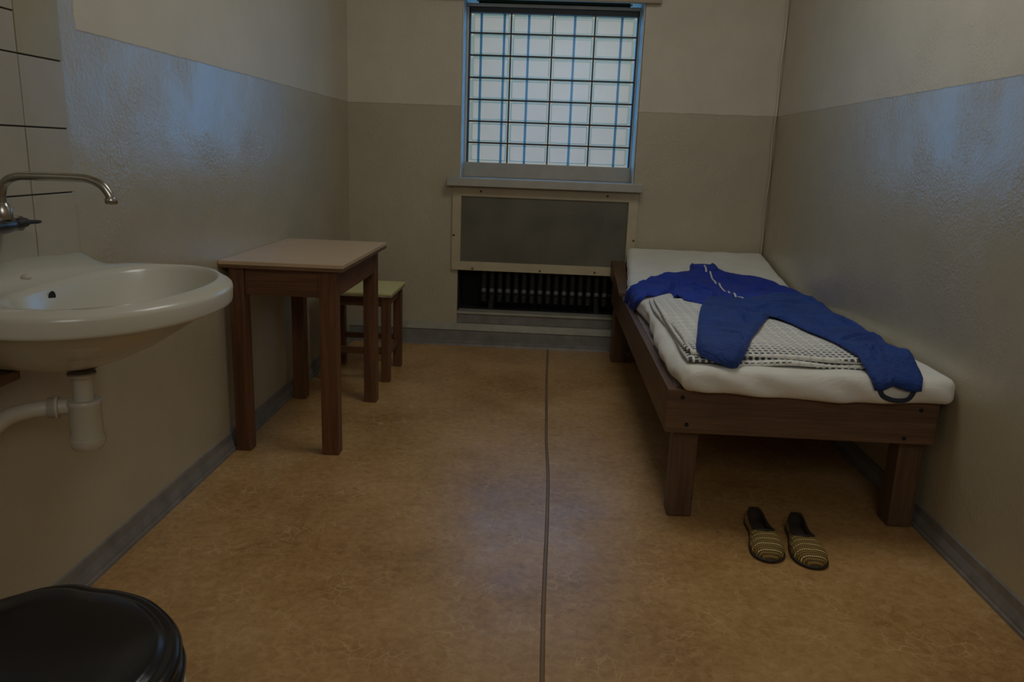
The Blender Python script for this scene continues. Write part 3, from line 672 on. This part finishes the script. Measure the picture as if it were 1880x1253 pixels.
stp = smoothpath([surf(x,y,.006)-Vector(org) for x,y in ((1.035,2.34),(1.047,2.312),(1.066,2.300),(1.097,2.294),(1.13,2.302),(1.146,2.335))],5)
tube('stirrup_strap', stp, .0075, M['strap'], tr_, 8, .45)

# ------------------------------------------------------------ slippers
def slipper(label, loc, rz, mir):
    t_ = thing('slipper', label, 'slipper', loc, 'pair of slippers in front of the bed', rz)
    L_ = .275
    def hw(s):   # half width along the shoe, s=0 toe .. 1 heel
        base = .051*(1-.42*ss(.25,.75,s))
        e = math.sqrt(max(0,1-((.22-s)/.22)**2)) if s < .22 else 1
        h_ = math.sqrt(max(0,1-((s-.88)/.12)**2)) if s > .88 else 1
        return base*e*h_
    def cx(s): return mir*.006*math.sin(PI*s)
    n = 36
    S = [.5-.5*math.cos(PI*i/n) for i in range(n+1)]
    V = []; F = []
    for z, k in ((0,.97),(.004,1.03),(.010,1.03),(.012,.98)):
        for sgn in (1,-1):
            for s in (S if sgn == 1 else S[::-1][1:-1]): V.append((cx(s)+sgn*(hw(s)*k+.0005), s*L_-.004*(1-2*s)*(k-.97)/.06, z))
    m_ = 2*n
    for i in range(3):
        for k in range(m_): F.append((i*m_+k,i*m_+(k+1)%m_,(i+1)*m_+(k+1)%m_,(i+1)*m_+k))
    F += [tuple(range(m_)), tuple(range(3*m_,4*m_))]
    mk('sole', V, F, M['sole'], t_, True).modifiers.new('e','EDGE_SPLIT')
    V = []; F = []; na = 24
    for i, s in enumerate(S):
        top = .046*math.sqrt(max(0,1-((.55-min(s,.55))/.55)**2.4)) if s < .55 else .046+.008*ss(.55,1,s)
        if s > .93: top *= 1-.25*ss(.93,1,s)
        for k in range(na+1):
            a = PI*k/na; c_, s_ = math.cos(a), math.sin(a)
            V.append((cx(s)+math.copysign(abs(c_)**.75,c_)*hw(s)*(1 if s < .4 else 1), s*L_, .010+top*abs(s_)**.8))
    for i in range(n):
        for k in range(na):
            s = (S[i]+S[i+1])/2; a = (k+.5)/na-.5
            op = .335*math.sqrt(max(0,1-((s-.68)/.29)**2)) if .39 < s < .97 else 0
            if abs(a) < op: continue
            F.append((i*(na+1)+k,i*(na+1)+k+1,(i+1)*(na+1)+k+1,(i+1)*(na+1)+k))
    o_ = mk('upper', V, F, [M['slipper'],M['lining']], t_, True)
    sd = o_.modifiers.new('s','SOLIDIFY'); sd.thickness = .0035; sd.offset = -1; sd.material_offset = 1; sd.material_offset_rim = 1
    bm = bmesh.new(); bm.from_mesh(o_.data)
    if sum(f_.normal.z for f_ in bm.faces) < 0: bmesh.ops.reverse_faces(bm, faces=bm.faces)
    bm.to_mesh(o_.data); bm.free()
    V = [(cx(s)+sg*hw(s)*.90, s*L_*.97+.004, .0135) for s in S for sg in (-1,1)]
    mk('insole', V+[(x,y,.0125) for x,y,z in V], [(2*i,2*i+1,2*i+3,2*i+2) for i in range(n)]+[(2*(n+1)+2*i,2*(n+1)+2*i+1,2*(n+1)+2*i+3,2*(n+1)+2*i+2) for i in range(n)], M['lining'], t_)
    # piping round the opening
    P_ = []
    for k in range(41):
        th = 2*PI*k/40; s = .68+.29*math.cos(th); a = .335*math.sin(th)
        top = (.046 if s >= .55 else .046*math.sqrt(max(0,1-((.55-s)/.55)**2.4)))+.008*ss(.55,1,s)
        if s > .93: top *= 1-.25*ss(.93,1,s)
        ang = PI*(.5+a); c_ = math.cos(ang)
        P_.append((cx(s)+math.copysign(abs(c_)**.75,c_)*hw(s), s*L_, .0105+top*math.sin(ang)**.8))
    tube('binding', P_, .0028, M['sole'], t_, 8)
    return t_
slipper('woven yellow-brown striped slipper, left one of the pair before the bed', (.716,2.165,0), math.radians(-2), 1)
slipper('woven yellow-brown striped slipper, right one of the pair before the bed', (.842,2.140,0), math.radians(-3), -1)
